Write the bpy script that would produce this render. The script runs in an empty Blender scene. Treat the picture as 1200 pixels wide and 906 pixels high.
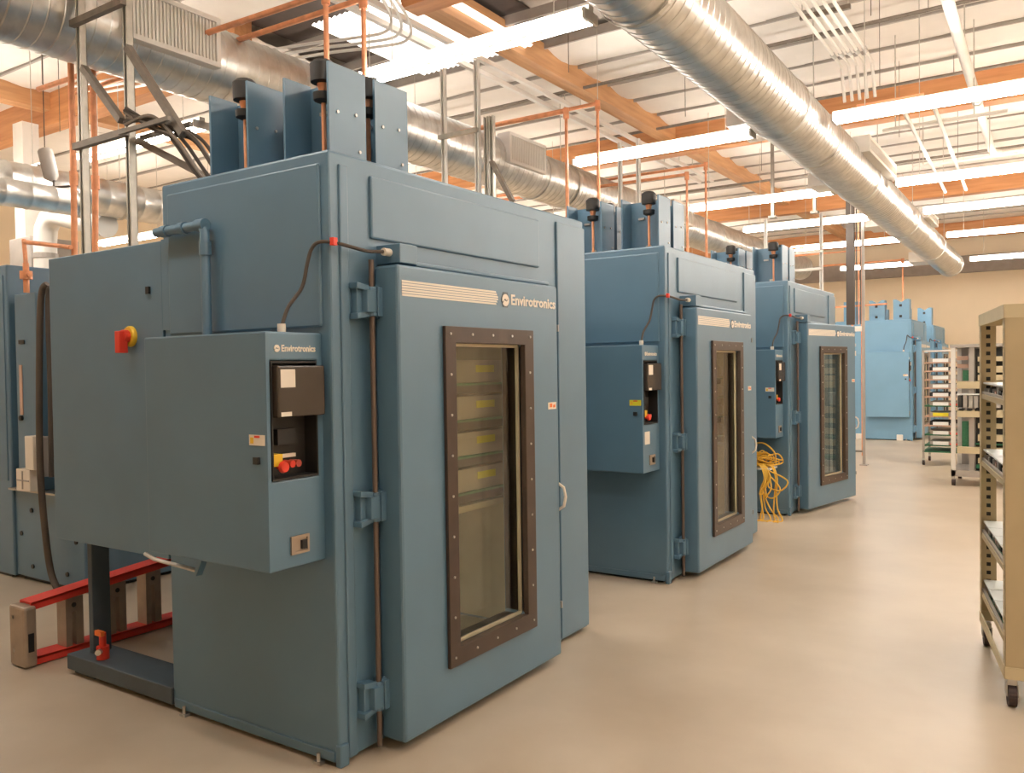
import bpy, bmesh, math, random
from mathutils import Vector, Matrix
random.seed(7)
S = bpy.context.scene
COL = S.collection

# ------------------------------------------------------------------ camera
cam_d = bpy.data.cameras.new('camera'); cam = bpy.data.objects.new('camera', cam_d); COL.objects.link(cam)
F, YAW, PITCH, ROLL = 976.7, 0.5880, -0.0218, -0.0147
fw = Vector((-math.sin(YAW)*math.cos(PITCH), math.cos(YAW)*math.cos(PITCH), math.sin(PITCH)))
r0 = Vector((math.cos(YAW), math.sin(YAW), 0)); u0 = r0.cross(fw)
rr = math.cos(ROLL)*r0 + math.sin(ROLL)*u0; uu = -math.sin(ROLL)*r0 + math.cos(ROLL)*u0
cam.matrix_world = Matrix(((rr.x, uu.x, -fw.x, 2.4065), (rr.y, uu.y, -fw.y, -2.3357), (rr.z, uu.z, -fw.z, 1.5795), (0, 0, 0, 1)))
cam_d.sensor_width = 36; cam_d.sensor_fit = 'HORIZONTAL'; cam_d.lens = F/1200*36; cam_d.clip_start = .05; cam_d.clip_end = 200
S.camera = cam
# ------------------------------------------------------------------ world, exposure
w = bpy.data.worlds.new('world'); S.world = w; w.use_nodes = True
w.node_tree.nodes['Background'].inputs[0].default_value = (.55, .5, .45, 1)
w.node_tree.nodes['Background'].inputs[1].default_value = .3
S.view_settings.view_transform = 'Standard'; S.view_settings.look = 'None'
S.view_settings.gamma = 1; S.view_settings.use_curve_mapping = False; S.view_settings.exposure = 0.36
LAMP_STRENGTH = 30.0
LAMP_COLOR = (1.0, .935, .85)
S.cycles.max_bounces = 8; S.cycles.diffuse_bounces = 4; S.cycles.glossy_bounces = 4; S.cycles.transparent_max_bounces = 12
S.cycles.sample_clamp_indirect = 6.0; S.cycles.caustics_reflective = False; S.cycles.caustics_refractive = False

# ------------------------------------------------------------------ materials
MATS = {}
def mat(name, col, rough=.5, metal=0, noise=0, nscale=6, bump=0, bscale=200, emit=0, ecol=None, stretch=None, col2=None, spec=.5, rvar=0):
    m = bpy.data.materials.new(name); m.use_nodes = True; nt = m.node_tree; b = nt.nodes['Principled BSDF']
    b.inputs['Base Color'].default_value = (*col, 1); b.inputs['Roughness'].default_value = rough; b.inputs['Metallic'].default_value = metal
    b.inputs['Specular IOR Level'].default_value = spec
    tc = nt.nodes.new('ShaderNodeTexCoord'); src = tc.outputs['Object']
    if stretch:
        mp = nt.nodes.new('ShaderNodeMapping'); mp.inputs['Scale'].default_value = stretch
        nt.links.new(src, mp.inputs[0]); src = mp.outputs[0]
    if noise or col2:
        n = nt.nodes.new('ShaderNodeTexNoise'); n.inputs['Scale'].default_value = nscale; n.inputs['Detail'].default_value = 5
        nt.links.new(src, n.inputs['Vector'])
        mx = nt.nodes.new('ShaderNodeMix'); mx.data_type = 'RGBA'
        c2 = col2 if col2 else tuple(min(1, c*(1+noise)) for c in col)
        c1 = col if col2 else tuple(c*(1-noise) for c in col)
        mx.inputs[6].default_value = (*c1, 1); mx.inputs[7].default_value = (*c2, 1)
        rp = nt.nodes.new('ShaderNodeMapRange'); rp.inputs[1].default_value = .3; rp.inputs[2].default_value = .7
        nt.links.new(n.outputs['Fac'], rp.inputs[0]); nt.links.new(rp.outputs[0], mx.inputs[0]); nt.links.new(mx.outputs[2], b.inputs['Base Color'])
        if rvar:
            r2 = nt.nodes.new('ShaderNodeMapRange'); r2.inputs[3].default_value = rough-rvar; r2.inputs[4].default_value = rough+rvar
            nt.links.new(n.outputs['Fac'], r2.inputs[0]); nt.links.new(r2.outputs[0], b.inputs['Roughness'])
    if bump:
        n2 = nt.nodes.new('ShaderNodeTexNoise'); n2.inputs['Scale'].default_value = bscale
        nt.links.new(src, n2.inputs['Vector'])
        bp = nt.nodes.new('ShaderNodeBump'); bp.inputs['Strength'].default_value = bump; bp.inputs['Distance'].default_value = .002
        nt.links.new(n2.outputs['Fac'], bp.inputs['Height']); nt.links.new(bp.outputs[0], b.inputs['Normal'])
    if emit:
        b.inputs['Emission Color'].default_value = (*(ecol or col), 1); b.inputs['Emission Strength'].default_value = emit
    MATS[name] = m; return m
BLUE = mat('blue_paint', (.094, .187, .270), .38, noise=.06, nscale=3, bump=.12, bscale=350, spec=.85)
BLUE2 = mat('lit_blue_paint', (.185, .36, .52), .42, noise=.05, nscale=2)  # same chamber blue lightened, far fluorescent light put into the colour
BLUED = mat('dark_base_paint', (.062, .085, .105), .5, noise=.1)
BLACK = mat('black_plastic', (.018, .017, .016), .45, noise=.2)
BRONZE = mat('bronze_frame', (.055, .034, .024), .38, noise=.12, nscale=12)
SCREEN = mat('smoked_cover', (.055, .043, .034), .25, noise=.1)
STEEL = mat('zinc_steel', (.55, .53, .5), .38, metal=.9, noise=.1, nscale=20)
GALV = mat('galvanized_duct', (.66, .655, .63), .36, metal=1, noise=.16, nscale=9, bump=.25, bscale=14, rvar=.1)
STRUT = mat('galvanized_strut', (.56, .53, .47), .45, metal=.6, noise=.1, nscale=15)
DSTRUT = mat('dull_strut', (.22, .19, .16), .5, metal=.5, noise=.15, nscale=15)
ROD = mat('hinge_rod', (.16, .12, .10), .4, metal=.5)
COPPER = mat('copper', (.84, .37, .19), .42, metal=.25, noise=.15, nscale=14)
WHITE = mat('white_paint', (.82, .78, .72), .5, noise=.03)
CREAM = mat('register_paint', (.88, .83, .76), .5, noise=.03)
PAPER = mat('label_paper', (.82, .74, .63), .7)
INK = mat('print_cream', (.82, .74, .64), .6)
RED = mat('red_plastic', (.72, .045, .02), .4)
DRED = mat('dull_red', (.42, .06, .04), .45)
LRED = mat('ladder_red', (.75, .055, .035), .45, noise=.08)
ORANGE = mat('orange_plastic', (.8, .18, .03), .4)
YELLOW = mat('yellow_plastic', (.80, .50, .03), .45)
YCABLE = mat('yellow_cable', (.84, .50, .06), .5, noise=.1)
YLAB = mat('yellow_label', (.75, .66, .03), .6)
ALU = mat('aluminium', (.42, .34, .27), .45, metal=.55, noise=.1, nscale=10)
TAN = mat('tan_enamel', (.50, .40, .24), .5, noise=.06, nscale=5)
TANL = mat('pale_tan_enamel', (.62, .52, .33), .5, noise=.05)
GREY = mat('grey_enamel', (.42, .38, .34), .5, noise=.06)
UNIT = mat('unit_case', (.40, .35, .28), .5, noise=.08)
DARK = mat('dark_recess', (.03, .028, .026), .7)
GREEN = mat('circuit_green', (.03, .16, .075), .45, noise=.2, nscale=40)
BOARD = mat('white_board', (.86, .88, .86), .45, noise=.02)
PINK = mat('pink_tray', (.55, .36, .27), .6)
LINER = mat('steel_liner', (.56, .50, .36), .35, metal=.35, noise=.08)
RUBBER = mat('rubber', (.05, .03, .028), .6)
HOSE = mat('hose', (.085, .062, .045), .6, noise=.2)
CABLE = mat('dark_cable', (.07, .055, .045), .6)
WOOD = mat('glulam', (.46, .19, .07), .55, col2=(.62, .29, .12), nscale=3, stretch=(.5, 6, 6))
WOODY = mat('glulam_lengthwise', (.50, .25, .11), .55, col2=(.66, .36, .17), nscale=3, stretch=(6, .5, 6))
JOIST = mat('painted_joist', (.30, .25, .21), .6, noise=.1)
JOISTF = mat('faced_joist', (.40, .36, .32), .6, noise=.05)
DDECK = mat('dark_brown_deck', (.07, .05, .04), .8, noise=.2)
FOIL = mat('foil_insulation', (.82, .76, .69), .5, noise=.05, nscale=2.5, bump=.5, bscale=7)
CEIL = mat('roof_deck', (.5, .44, .38), .8, noise=.1)
WALL = mat('cream_wall', (.88, .73, .53), .85, noise=.02, nscale=2)
FLOOR = mat('sealed_concrete', (.485, .39, .285), .33, col2=(.61, .515, .40), nscale=1.3, bump=.06, bscale=30, rvar=.09)
SKYL = mat('skylight_glare', (.85, .83, .8), .5, emit=1.6, ecol=(1, .95, .9))  # emission stands in for fluorescent glare on the ribbed plastic
LAMP = mat('lamp_tube', (.9, .9, .9), .5, emit=LAMP_STRENGTH, ecol=LAMP_COLOR)
CLAMP = mat('hidden_fill_strip', (.9, .9, .8), .5, emit=14, ecol=(1, .90, .68))  # emission of the added fill strip hidden inside each chamber
def glass_mat():
    m = bpy.data.materials.new('window_glass'); m.use_nodes = True; nt = m.node_tree; nt.nodes.clear()
    o = nt.nodes.new('ShaderNodeOutputMaterial'); t = nt.nodes.new('ShaderNodeBsdfTransparent'); g = nt.nodes.new('ShaderNodeBsdfGlossy')
    t.inputs[0].default_value = (.955, .96, .93, 1); g.inputs['Roughness'].default_value = .02
    lw = nt.nodes.new('ShaderNodeLayerWeight'); pw = nt.nodes.new('ShaderNodeMath'); pw.operation = 'POWER'; pw.inputs[1].default_value = 4
    ma = nt.nodes.new('ShaderNodeMath'); ma.operation = 'MULTIPLY_ADD'; ma.inputs[1].default_value = .6; ma.inputs[2].default_value = .035
    mx = nt.nodes.new('ShaderNodeMixShader'); nt.links.new(lw.outputs['Facing'], pw.inputs[0]); nt.links.new(pw.outputs[0], ma.inputs[0])
    nt.links.new(ma.outputs[0], mx.inputs[0]); nt.links.new(t.outputs[0], mx.inputs[1]); nt.links.new(g.outputs[0], mx.inputs[2]); nt.links.new(mx.outputs[0], o.inputs[0])
    return m
GLASS = glass_mat()

# ------------------------------------------------------------------ mesh helpers
ORG = {}
class MB:
    def __init__(s): s.v = []; s.f = []; s.m = []; s.cur = 0
    def add(s, vs, fs):
        n = len(s.v); s.v += [Vector(q) for q in vs]
        for f in fs: s.f.append([i+n for i in f]); s.m.append(s.cur)
        return s
    def box(s, x0, x1, y0, y1, z0, z1):
        if x0 > x1: x0, x1 = x1, x0
        if y0 > y1: y0, y1 = y1, y0
        if z0 > z1: z0, z1 = z1, z0
        return s.add([(x0,y0,z0),(x1,y0,z0),(x1,y1,z0),(x0,y1,z0),(x0,y0,z1),(x1,y0,z1),(x1,y1,z1),(x0,y1,z1)],
                     [(0,3,2,1),(4,5,6,7),(0,1,5,4),(1,2,6,5),(2,3,7,6),(3,0,4,7)])
    def hollow(s, x0, x1, y0, y1, z0, z1, ix0, iy0, iy1, iz0, iz1, through=False):
        # box with a rectangular recess in its +X face, reaching back to ix0 (or right through)
        V = [(x0,y0,z0),(x1,y0,z0),(x1,y1,z0),(x0,y1,z0),(x0,y0,z1),(x1,y0,z1),(x1,y1,z1),(x0,y1,z1)]
        b = x0 if through else ix0
        V += [(b,iy0,iz0),(x1,iy0,iz0),(x1,iy1,iz0),(b,iy1,iz0),(b,iy0,iz1),(x1,iy0,iz1),(x1,iy1,iz1),(b,iy1,iz1)]
        fs = [(0,3,2,1),(4,5,6,7),(0,1,5,4),(2,3,7,6), (1,2,10,9),(2,6,14,10),(6,5,13,14),(5,1,9,13), (9,10,11,8),(13,12,15,14),(9,8,12,13),(10,14,15,11)]
        if through: fs += [(0,8,11,3),(3,11,15,7),(7,15,12,4),(4,12,8,0)]
        else: fs += [(3,0,4,7), (8,11,15,12)]
        return s.add(V, fs)
    def cyl(s, p0, p1, r, r1=None, n=12, cap=True):
        p0 = Vector(p0); p1 = Vector(p1); r1 = r if r1 is None else r1
        d = (p1-p0).normalized(); a = d.orthogonal().normalized(); b = d.cross(a)
        vs = []
        for p, q in ((p0, r), (p1, r1)):
            for i in range(n):
                t = 2*math.pi*i/n; vs.append(p+(a*math.cos(t)+b*math.sin(t))*q)
        fs = [(i, (i+1) % n, n+(i+1) % n, n+i) for i in range(n)]
        if cap: fs += [tuple(range(n-1, -1, -1)), tuple(range(n, 2*n))]
        return s.add(vs, fs)
    def tube(s, path, r, n=8, cap=True):
        P = [Vector(p) for p in path]; k = len(P); rad = r if isinstance(r, (list, tuple)) else [r]*k
        t0 = (P[1]-P[0]).normalized(); a = t0.orthogonal().normalized(); vs = []
        for i in range(k):
            t = (P[min(i+1, k-1)]-P[max(i-1, 0)]).normalized()
            a = (a-t*a.dot(t)); a = a.normalized() if a.length > 1e-6 else t.orthogonal().normalized(); b = t.cross(a)
            for j in range(n):
                q = 2*math.pi*j/n; vs.append(P[i]+(a*math.cos(q)+b*math.sin(q))*rad[i])
        fs = []
        for i in range(k-1):
            for j in range(n): fs.append((i*n+j, i*n+(j+1) % n, (i+1)*n+(j+1) % n, (i+1)*n+j))
        if cap: fs += [tuple(range(n-1, -1, -1)), tuple(range((k-1)*n, k*n))]
        return s.add(vs, fs)
    def prism(s, poly, axis, a, b):
        n = len(poly)
        def pt(q, h): return {'x': (h, q[0], q[1]), 'y': (q[0], h, q[1]), 'z': (q[0], q[1], h)}[axis]
        vs = [pt(q, a) for q in poly]+[pt(q, b) for q in poly]
        fs = [tuple(range(n)), tuple(range(2*n-1, n-1, -1))]+[((i+1) % n, i, n+i, n+(i+1) % n) for i in range(n)]
        return s.add(vs, fs)
    def bar(s, p0, p1, w, h, up=(0, 0, 1)):
        p0 = Vector(p0); p1 = Vector(p1); d = (p1-p0).normalized(); u = Vector(up); a = d.cross(u)
        if a.length < 1e-4: a = d.cross(Vector((1, 0, 0)))
        a.normalize(); b = a.cross(d); vs = []
        for p in (p0, p1):
            for i, j in ((-1, -1), (1, -1), (1, 1), (-1, 1)): vs.append(p+a*(w/2*i)+b*(h/2*j))
        return s.add(vs, [(0,1,2,3),(7,6,5,4),(0,4,5,1),(1,5,6,2),(2,6,7,3),(3,7,4,0)])
    def build(s, name, material, parent=None, bevel=0, smooth=False, pivot=None, kind=None, segs=2):
        me = bpy.data.meshes.new(name); off = Vector(pivot) if pivot is not None else Vector(ORG.get(parent.name, (0,0,0)) if parent else (0,0,0))
        me.from_pydata([v-off for v in s.v], [], s.f)
        ml = material if isinstance(material, (list, tuple)) else [material]
        for m in ml: me.materials.append(m)
        if len(ml) > 1: me.polygons.foreach_set('material_index', s.m)
        bm = bmesh.new(); bm.from_mesh(me); bmesh.ops.recalc_face_normals(bm, faces=bm.faces); bm.to_mesh(me); bm.free()
        if smooth:
            me.polygons.foreach_set('use_smooth', [True]*len(me.polygons))
            me.set_sharp_from_angle(angle=math.radians(40))
        o = bpy.data.objects.new(name, me); COL.objects.link(o)
        if parent: o.parent = parent
        po = Vector(ORG.get(parent.name, (0,0,0))) if parent else Vector((0,0,0))
        if pivot is not None: o.location = Vector(pivot)-po; ORG[o.name] = Vector(pivot)
        else: ORG[o.name] = po
        if bevel:
            b = o.modifiers.new('bevel', 'BEVEL'); b.width = bevel; b.segments = segs; b.limit_method = 'ANGLE'; b.angle_limit = math.radians(40)
        if kind: o['kind'] = kind
        return o
def thing(name, label, cat, loc=(0,0,0), org=None, rz=0, group=None):
    o = bpy.data.objects.new(name, None); COL.objects.link(o); o.empty_display_size = .1
    o.location = loc; o.rotation_euler = (0, 0, rz); o['label'] = label; o['category'] = cat
    if group: o['group'] = group
    ORG[o.name] = Vector(loc if org is None else org); return o
def tag(o, label, cat, group=None):
    o['label'] = label; o['category'] = cat
    if group: o['group'] = group
    return o
def relabel(o, label): o['label'] = label; return o
def dup(o, loc, label=None, rz=None):
    kids = {}
    for c in COL.objects:
        if c.parent: kids.setdefault(c.parent.name, []).append(c)
    def cp(a, par):
        b = a.copy(); COL.objects.link(b)
        if par: b.parent = par; b.matrix_parent_inverse = a.matrix_parent_inverse
        for k in kids.get(a.name, []): cp(k, b)
        return b
    n = cp(o, None); n.location = loc
    if label: n['label'] = label
    if rz is not None: n.rotation_euler = (0, 0, rz)
    return n
def copy_part(o, parent, loc):
    c = o.copy(); COL.objects.link(c); c.parent = parent; c.location = loc; return c
def text_mesh(txt, height, width, bold=.0):
    cu = bpy.data.curves.new('lettering', 'FONT'); cu.body = txt; cu.size = 1; cu.extrude = .01; cu.offset = bold; cu.resolution_u = 2
    o = bpy.data.objects.new('lettering', cu); COL.objects.link(o)
    me = bpy.data.meshes.new_from_object(o.evaluated_get(bpy.context.evaluated_depsgraph_get()))
    bpy.data.objects.remove(o); bpy.data.curves.remove(cu)
    xs = [v.co.x for v in me.vertices]; ys = [v.co.y for v in me.vertices]
    x0, x1, y0, y1 = min(xs), max(xs), min(ys), max(ys)
    vs = [((v.co.x-x0)/(x1-x0)*width, (v.co.y-y0)/(y1-y0)*height) for v in me.vertices]
    zs = [v.co.z for v in me.vertices]; fs = [tuple(p.vertices) for p in me.polygons]
    bpy.data.meshes.remove(me); return vs, zs, fs
TXT = text_mesh('Envirotronics', 1, 1, .028)
def put_text(mb, x, y, z, w, h):       # lettering standing on a +X face
    vs, zs, fs = TXT
    mb.add([(x+.002*(1 if d > 0 else 0), y+a*w, z+b*h) for (a, b), d in zip(vs, zs)], fs)
def put_emblem(mb, mbd, x, y, z, r):    # round swirl in a dark hexagon
    mbd.prism([(y+r*1.1*math.cos(t), z+r*1.25*math.sin(t)) for t in [math.pi/3*i for i in range(6)]], 'x', x, x+.0015)
    up = [(y+r*.82*math.cos(t), z+r*.82*math.sin(t)) for t in [math.radians(200-i*20) for i in range(10)]]
    mb.prism(up+[(y+r*.25, z-r*.1), (y-r*.1, z+r*.2)], 'x', x, x+.003)
    dn = [(y+r*.9*math.cos(t), z+r*.9*math.sin(t)) for t in [math.radians(20-i*20) for i in range(9)]]
    mb.prism(dn+[(y-r*.35, z-r*.05), (y+r*.3, z-r*.25)], 'x', x, x+.003)

# ------------------------------------------------------------------ the setting
XL, XR, YN, YF, ZC = -14.0, 9.0, -7.0, 23.0, 5.3
def struct(mb, name, m): return mb.build(name, m, kind='structure')
struct(MB().box(XL, XR, YN, YF, -.2, 0), 'floor', FLOOR)
ceiling = struct(MB().box(XL, XR, YN, YF, ZC, ZC+.15), 'ceiling', CEIL)
struct(MB().box(XL-.2, XR+.2, YF, YF+.2, -.2, ZC+.15), 'wall_back', WALL)
struct(MB().box(XL-.2, XR+.2, YN-.2, YN, -.2, ZC+.15), 'wall_front', WALL)
struct(MB().box(XL-.2, XL, YN, YF, -.2, ZC+.15), 'wall_left', WALL)
struct(MB().box(XR, XR+.2, YN, YF, -.2, ZC+.15), 'wall_right', WALL)
struct(MB().box(XL, XR, YF-.16, YF, 3.95, 4.4), 'trim_1', JOIST)
# girders, joists and billowing foil panels are pieces of the ceiling
BAY = 6.15
for i in range(-1, 4):
    y = 3.4+BAY*i
    for a, b in (((XL, XR),) if i else ((XL, -4.7), (-2.45, XR))): MB().box(a, b, y-.11, y+.11, 4.75, 5.3).build('girder', WOOD, ceiling)
for x in (-8.4, -2.55, 3.9):
    for i in range(-1, 4):
        y = 3.4+BAY*i
        MB().box(x-.1, x+.1, y+.11, min(y+BAY-.11, YF), 4.93, 5.2).build('girder', WOODY, ceiling)
SP = BAY/8
jb = MB().box(XL, XR, -.014, .014, 5.138, 5.24).build('joist', JOISTF, ceiling); first = True
for i in range(-13, 26):
    y = 3.4+SP*i
    if not YN < y < YF-.1 or i % 8 == 0: continue
    if first: jb.location.y = y; first = False
    else: copy_part(jb, ceiling, (0, y, 0))
def foil(seed):
    rnd = random.Random(seed); mb = MB(); nx, ny, W2, H2 = 7, 4, 4.6, SP-.05; vs = []
    for j in range(ny+1):
        for i in range(nx+1):
            u, v = i/nx, j/ny; sag = .06*math.sin(math.pi*v)*(.75+.25*math.sin(u*9+seed))
            vs.append(((u-.5)*W2, (v-.5)*H2, 5.165-sag+rnd.uniform(-.012, .012)))
    fs = [(j*(nx+1)+i, j*(nx+1)+i+1, (j+1)*(nx+1)+i+1, (j+1)*(nx+1)+i) for j in range(ny) for i in range(nx)]
    mb.add(vs, fs); return mb
fproto = [foil(k).build('foil_panel', FOIL, ceiling, smooth=True) for k in range(4)]; used = [False]*4
n = 0
for i in range(-13, 26):
    y = 3.4+SP*(i+.5)
    if not YN < y < YF-.3: continue
    for k in range(5):
        x = XL+2.3+4.6*k; q = random.randrange(4)
        if k == 2 and 3.4 < y < 5.6: continue
        if not used[q]: fproto[q].location = (x, y, 0); used[q] = True
        else: copy_part(fproto[q], ceiling, (x, y, 0))
def ribbed(x0, x1, y0, y1, z):
    mb = MB(); n = int((x1-x0)/.035); vs = []
    for i in range(n+1):
        x = x0+(x1-x0)*i/n; dz = .02 if i % 2 else 0
        vs += [(x, y0, z+dz), (x, y1, z+dz)]
    mb.add(vs, [(2*i, 2*i+1, 2*i+3, 2*i+2) for i in range(n)]); return mb
MB().box(-4.8, -2.2, 3.55, 5.5, 5.27, 5.29).build('dark_deck_panel', DDECK, ceiling)  # dark brown panel close under the deck
ribbed(-3.85, -3.0, 3.55, 5.3, 5.02).build('skylight_panel', SKYL, ceiling)
ribbed(-2.95, -2.35, 3.55, 5.3, 5.02).build('skylight_panel', SKYL, ceiling)

# ------------------------------------------------------------------ fluorescent strip lights
def make_strip():
    t = thing('fluorescent_light', 'x', 'light', (0, 0, 3.8), org=(0, 0, 0), group='suspended fluorescent strips')
    MB().prism([(-.028, -.01), (.028, -.01), (.03, .07), (-.03, .07)], 'x', -.975, .975).build('housing', WHITE, t)
    for s in (-1, 1):
        MB().cyl((-.95, s*.062, 0), (.95, s*.062, 0), .026, n=8).build('lamp', LAMP, t, smooth=True)
        MB().box(s*.975, s*.955, -.09, .09, -.03, .035).build('end_cap', WHITE, t)
        MB().cyl((s*.7, 0, .07), (s*.7, 0, 1.42), .004, n=5).build('hanger_rod', STRUT, t)
    return t
ROWS = [(-.9, 'one row behind the camera'), (2.4, 'in the nearest row'), (5.68, 'in the second row'), (9.0, 'in the third row'),
        (11.35, 'in the fourth row'), (14.2, 'in the fifth row'), (18.4, 'in the last row')]
COLS = [(-10.4, 'at the far left of the hall'), (-7.7, 'in the left bay'), (-5.02, 'beyond the left duct'), (-1.08, 'over the blue chambers'), (1.6, 'just right of the long aisle duct'), (4.3, 'over the right bay'), (7.0, 'at the far right of the hall')]
strip = None
for y, ry in ROWS:
    for x, cx in COLS:
        if abs(x) > 6 and y > 15: pass
        lab = 'white fluorescent strip light %s, %s' % (ry, cx)
        if strip is None: strip = make_strip(); strip.location = (x, y, 3.8); strip['label'] = lab
        else: dup(strip, (x, y, 3.8), lab)

# ------------------------------------------------------------------ ducts
def duct(label, p0, p1, r, regs, hangs, name='spiral_duct', ridge=.1):
    p0 = Vector(p0); p1 = Vector(p1); L = (p1-p0).length; d = (p1-p0)/L
    t = thing(name, label, 'duct', p0)
    nsec = max(1, int(L/3.0)); sl = L/nsec
    for k in range(nsec):
        a = k*sl; path = []; rad = []; m = int(sl/ridge)
        for i in range(m):
            q = a+sl*i/m; h = sl/m
            for dq, dr in ((0, 0), (h*.86, 0), (h*.90, .004), (h*.96, .004)):
                path.append(p0+d*(q+dq)); rad.append(r+dr)
        path.append(p0+d*(a+sl)); rad.append(r)
        MB().tube(path, rad, n=28, cap=(k == 0)).build('duct_section', GALV, t, smooth=True)
        MB().tube([p0+d*(a+sl-.04), p0+d*(a+sl-.035), p0+d*(a+sl+.02), p0+d*(a+sl+.025)], [r, r+.014, r+.014, r], n=28, cap=(k == nsec-1)).build('coupling_band', GALV, t, smooth=True)
    for (y0, y1, side, z0, z1, dep) in regs:
        q = p0+d*((y0+y1)/2-p0.y)/d.y; xs = q.x+side*(r*.55); xe = q.x+side*(r+dep)
        b = MB(); b.box(min(xs, xe-side*.02), max(xs, xe-side*.02), y0, y1, z0, z1)
        rg = b.build('air_register', CREAM, t)
        f = MB(); e = .035
        for args in ((y0, y1, z0, z0+e), (y0, y1, z1-e, z1), (y0, y0+e, z0+e, z1-e), (y1-e, y1, z0+e, z1-e)):
            f.box(xe-side*.02, xe+side*.008, *args)
        f.build('register_frame', CREAM, rg)
        ns = int((y1-y0-2*e)/.028); proto = None
        for i in range(ns):
            yy = y0+e+(y1-y0-2*e)*(i+.5)/ns
            if proto is None:
                proto = MB().box(-.004, .004, -.009, .009, z0+e, z1-e).build('louver', CREAM, rg, pivot=(0, 0, 0)); po = ORG[rg.name]
                proto.location = Vector((xe-side*.008, yy, 0))-po; proto.rotation_euler.z = .15*side
            else:
                c = copy_part(proto, rg, Vector((xe-side*.008, yy, 0))-po)
    for y in hangs:
        q = p0+d*(y-p0.y)/d.y
        ring = [q+Vector((math.cos(a), 0, math.sin(a)))*(r+.016) for a in [2*math.pi*i/24 for i in range(25)]]
        mb = MB()
        for i in range(24): mb.bar(ring[i], ring[i+1], .003, .035, up=(0, 1, 0))
        mb.build('hanger_band', STRUT, t)
        MB().cyl(q+Vector((0, 0, r+.015)), (q.x, q.y, 5.2), .006, n=5).build('hanger_rod', STRUT, t)
    return t
duct('long galvanized spiral duct over the right aisle, white registers on its sides', (.345, -5, 3.895), (.215, 18.7, 3.765), .262,
     [(5.4, 6.1, -1, 3.83, 4.04, .29), (8.4, 9.1, -1, 3.785, 3.95, .28), (12.0, 12.7, -1, 3.76, 3.95, .27), (16.3, 17.0, -1, 3.61, 3.82, .24), (7.4, 9.1, 1, 3.88, 4.06, .08), (12.4, 13.6, 1, 3.88, 4.04, .06)], [-1, 2.2, 6.4, 9.9, 13.1, 17.6])
duct('long galvanized spiral duct behind the blue chambers, large louvered register near the camera', (-3.13, -6, 3.96), (-3.13, 19, 3.98), .285,
     [(.93, 1.66, 1, 3.83, 4.19, .04), (5.5, 6.28, 1, 3.90, 4.24, .04), (10.2, 11.0, 1, 3.90, 4.24, .04), (-2.8, -2.0, 1, 3.83, 4.19, .04)], [0, 3.6, 7.2, 10.6, 15])
duct('lower galvanized duct at far left beyond the copper pipes', (-6.5, -2, 3.58), (-6.5, 9, 3.49), .2, [], [0, 3.1, 6], ridge=.2)
duct('short grey duct branch above the left machine row', (-5.4, .2, 3.2), (-5.4, 2.0, 3.2), .12, [], [], name='branch_duct', ridge=.2)
# white insulated elbow pipe at the far left
t = thing('insulated_pipe', 'fat white insulated elbow pipe rising at the far left', 'pipe', (-7.95, 3, 0))
path = [(-7.95, 3, 2.2), (-7.95, 3, 3.2), (-7.92, 3, 3.36), (-7.82, 3, 3.46), (-7.65, 3, 3.5), (-6.6, 3, 3.25)]
MB().tube([(-7.95, 3, 0)]+path, .13, n=16).build('pipe_jacket', WHITE, t, smooth=True)
MB().cyl((-7.95, 3, 3.0), (-7.95, 3, 3.06), .14, n=16).build('band', GREY, t)
t = thing('wall_cabinet', 'pale grey ventilation unit on a post at the far left edge', 'cabinet', (-8.35, 3, 0))
MB().box(-8.62, -8.1, 2.9, 3.5, 2.6, 3.28).build('case', GREY, t, bevel=.01)
MB().box(-8.66, -8.42, 3.0, 3.2, 0, 4.75).build('post', CREAM, t)
t = thing('horn_sensor', 'grey tapered sensor hanging in front of the lower left duct', 'sensor', (-5.9, 2, 3.75))
MB().tube([(-5.98, 2, 3.80), (-5.96, 2, 3.78), (-5.86, 2, 3.52), (-5.82, 2, 3.47)], [.03, .07, .07, .02], n=12).build('body', GREY, t, smooth=True)
MB().tube([(-5.82, 2, 3.48), (-5.82, 2, 3.41), (-5.5, 2, 3.38)], .012, n=6).build('bracket', CABLE, t)
MB().cyl((-5.97, 2, 3.79), (-5.97, 2, 5.1), .005, n=5).build('hanger_wire', CABLE, t)

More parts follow.
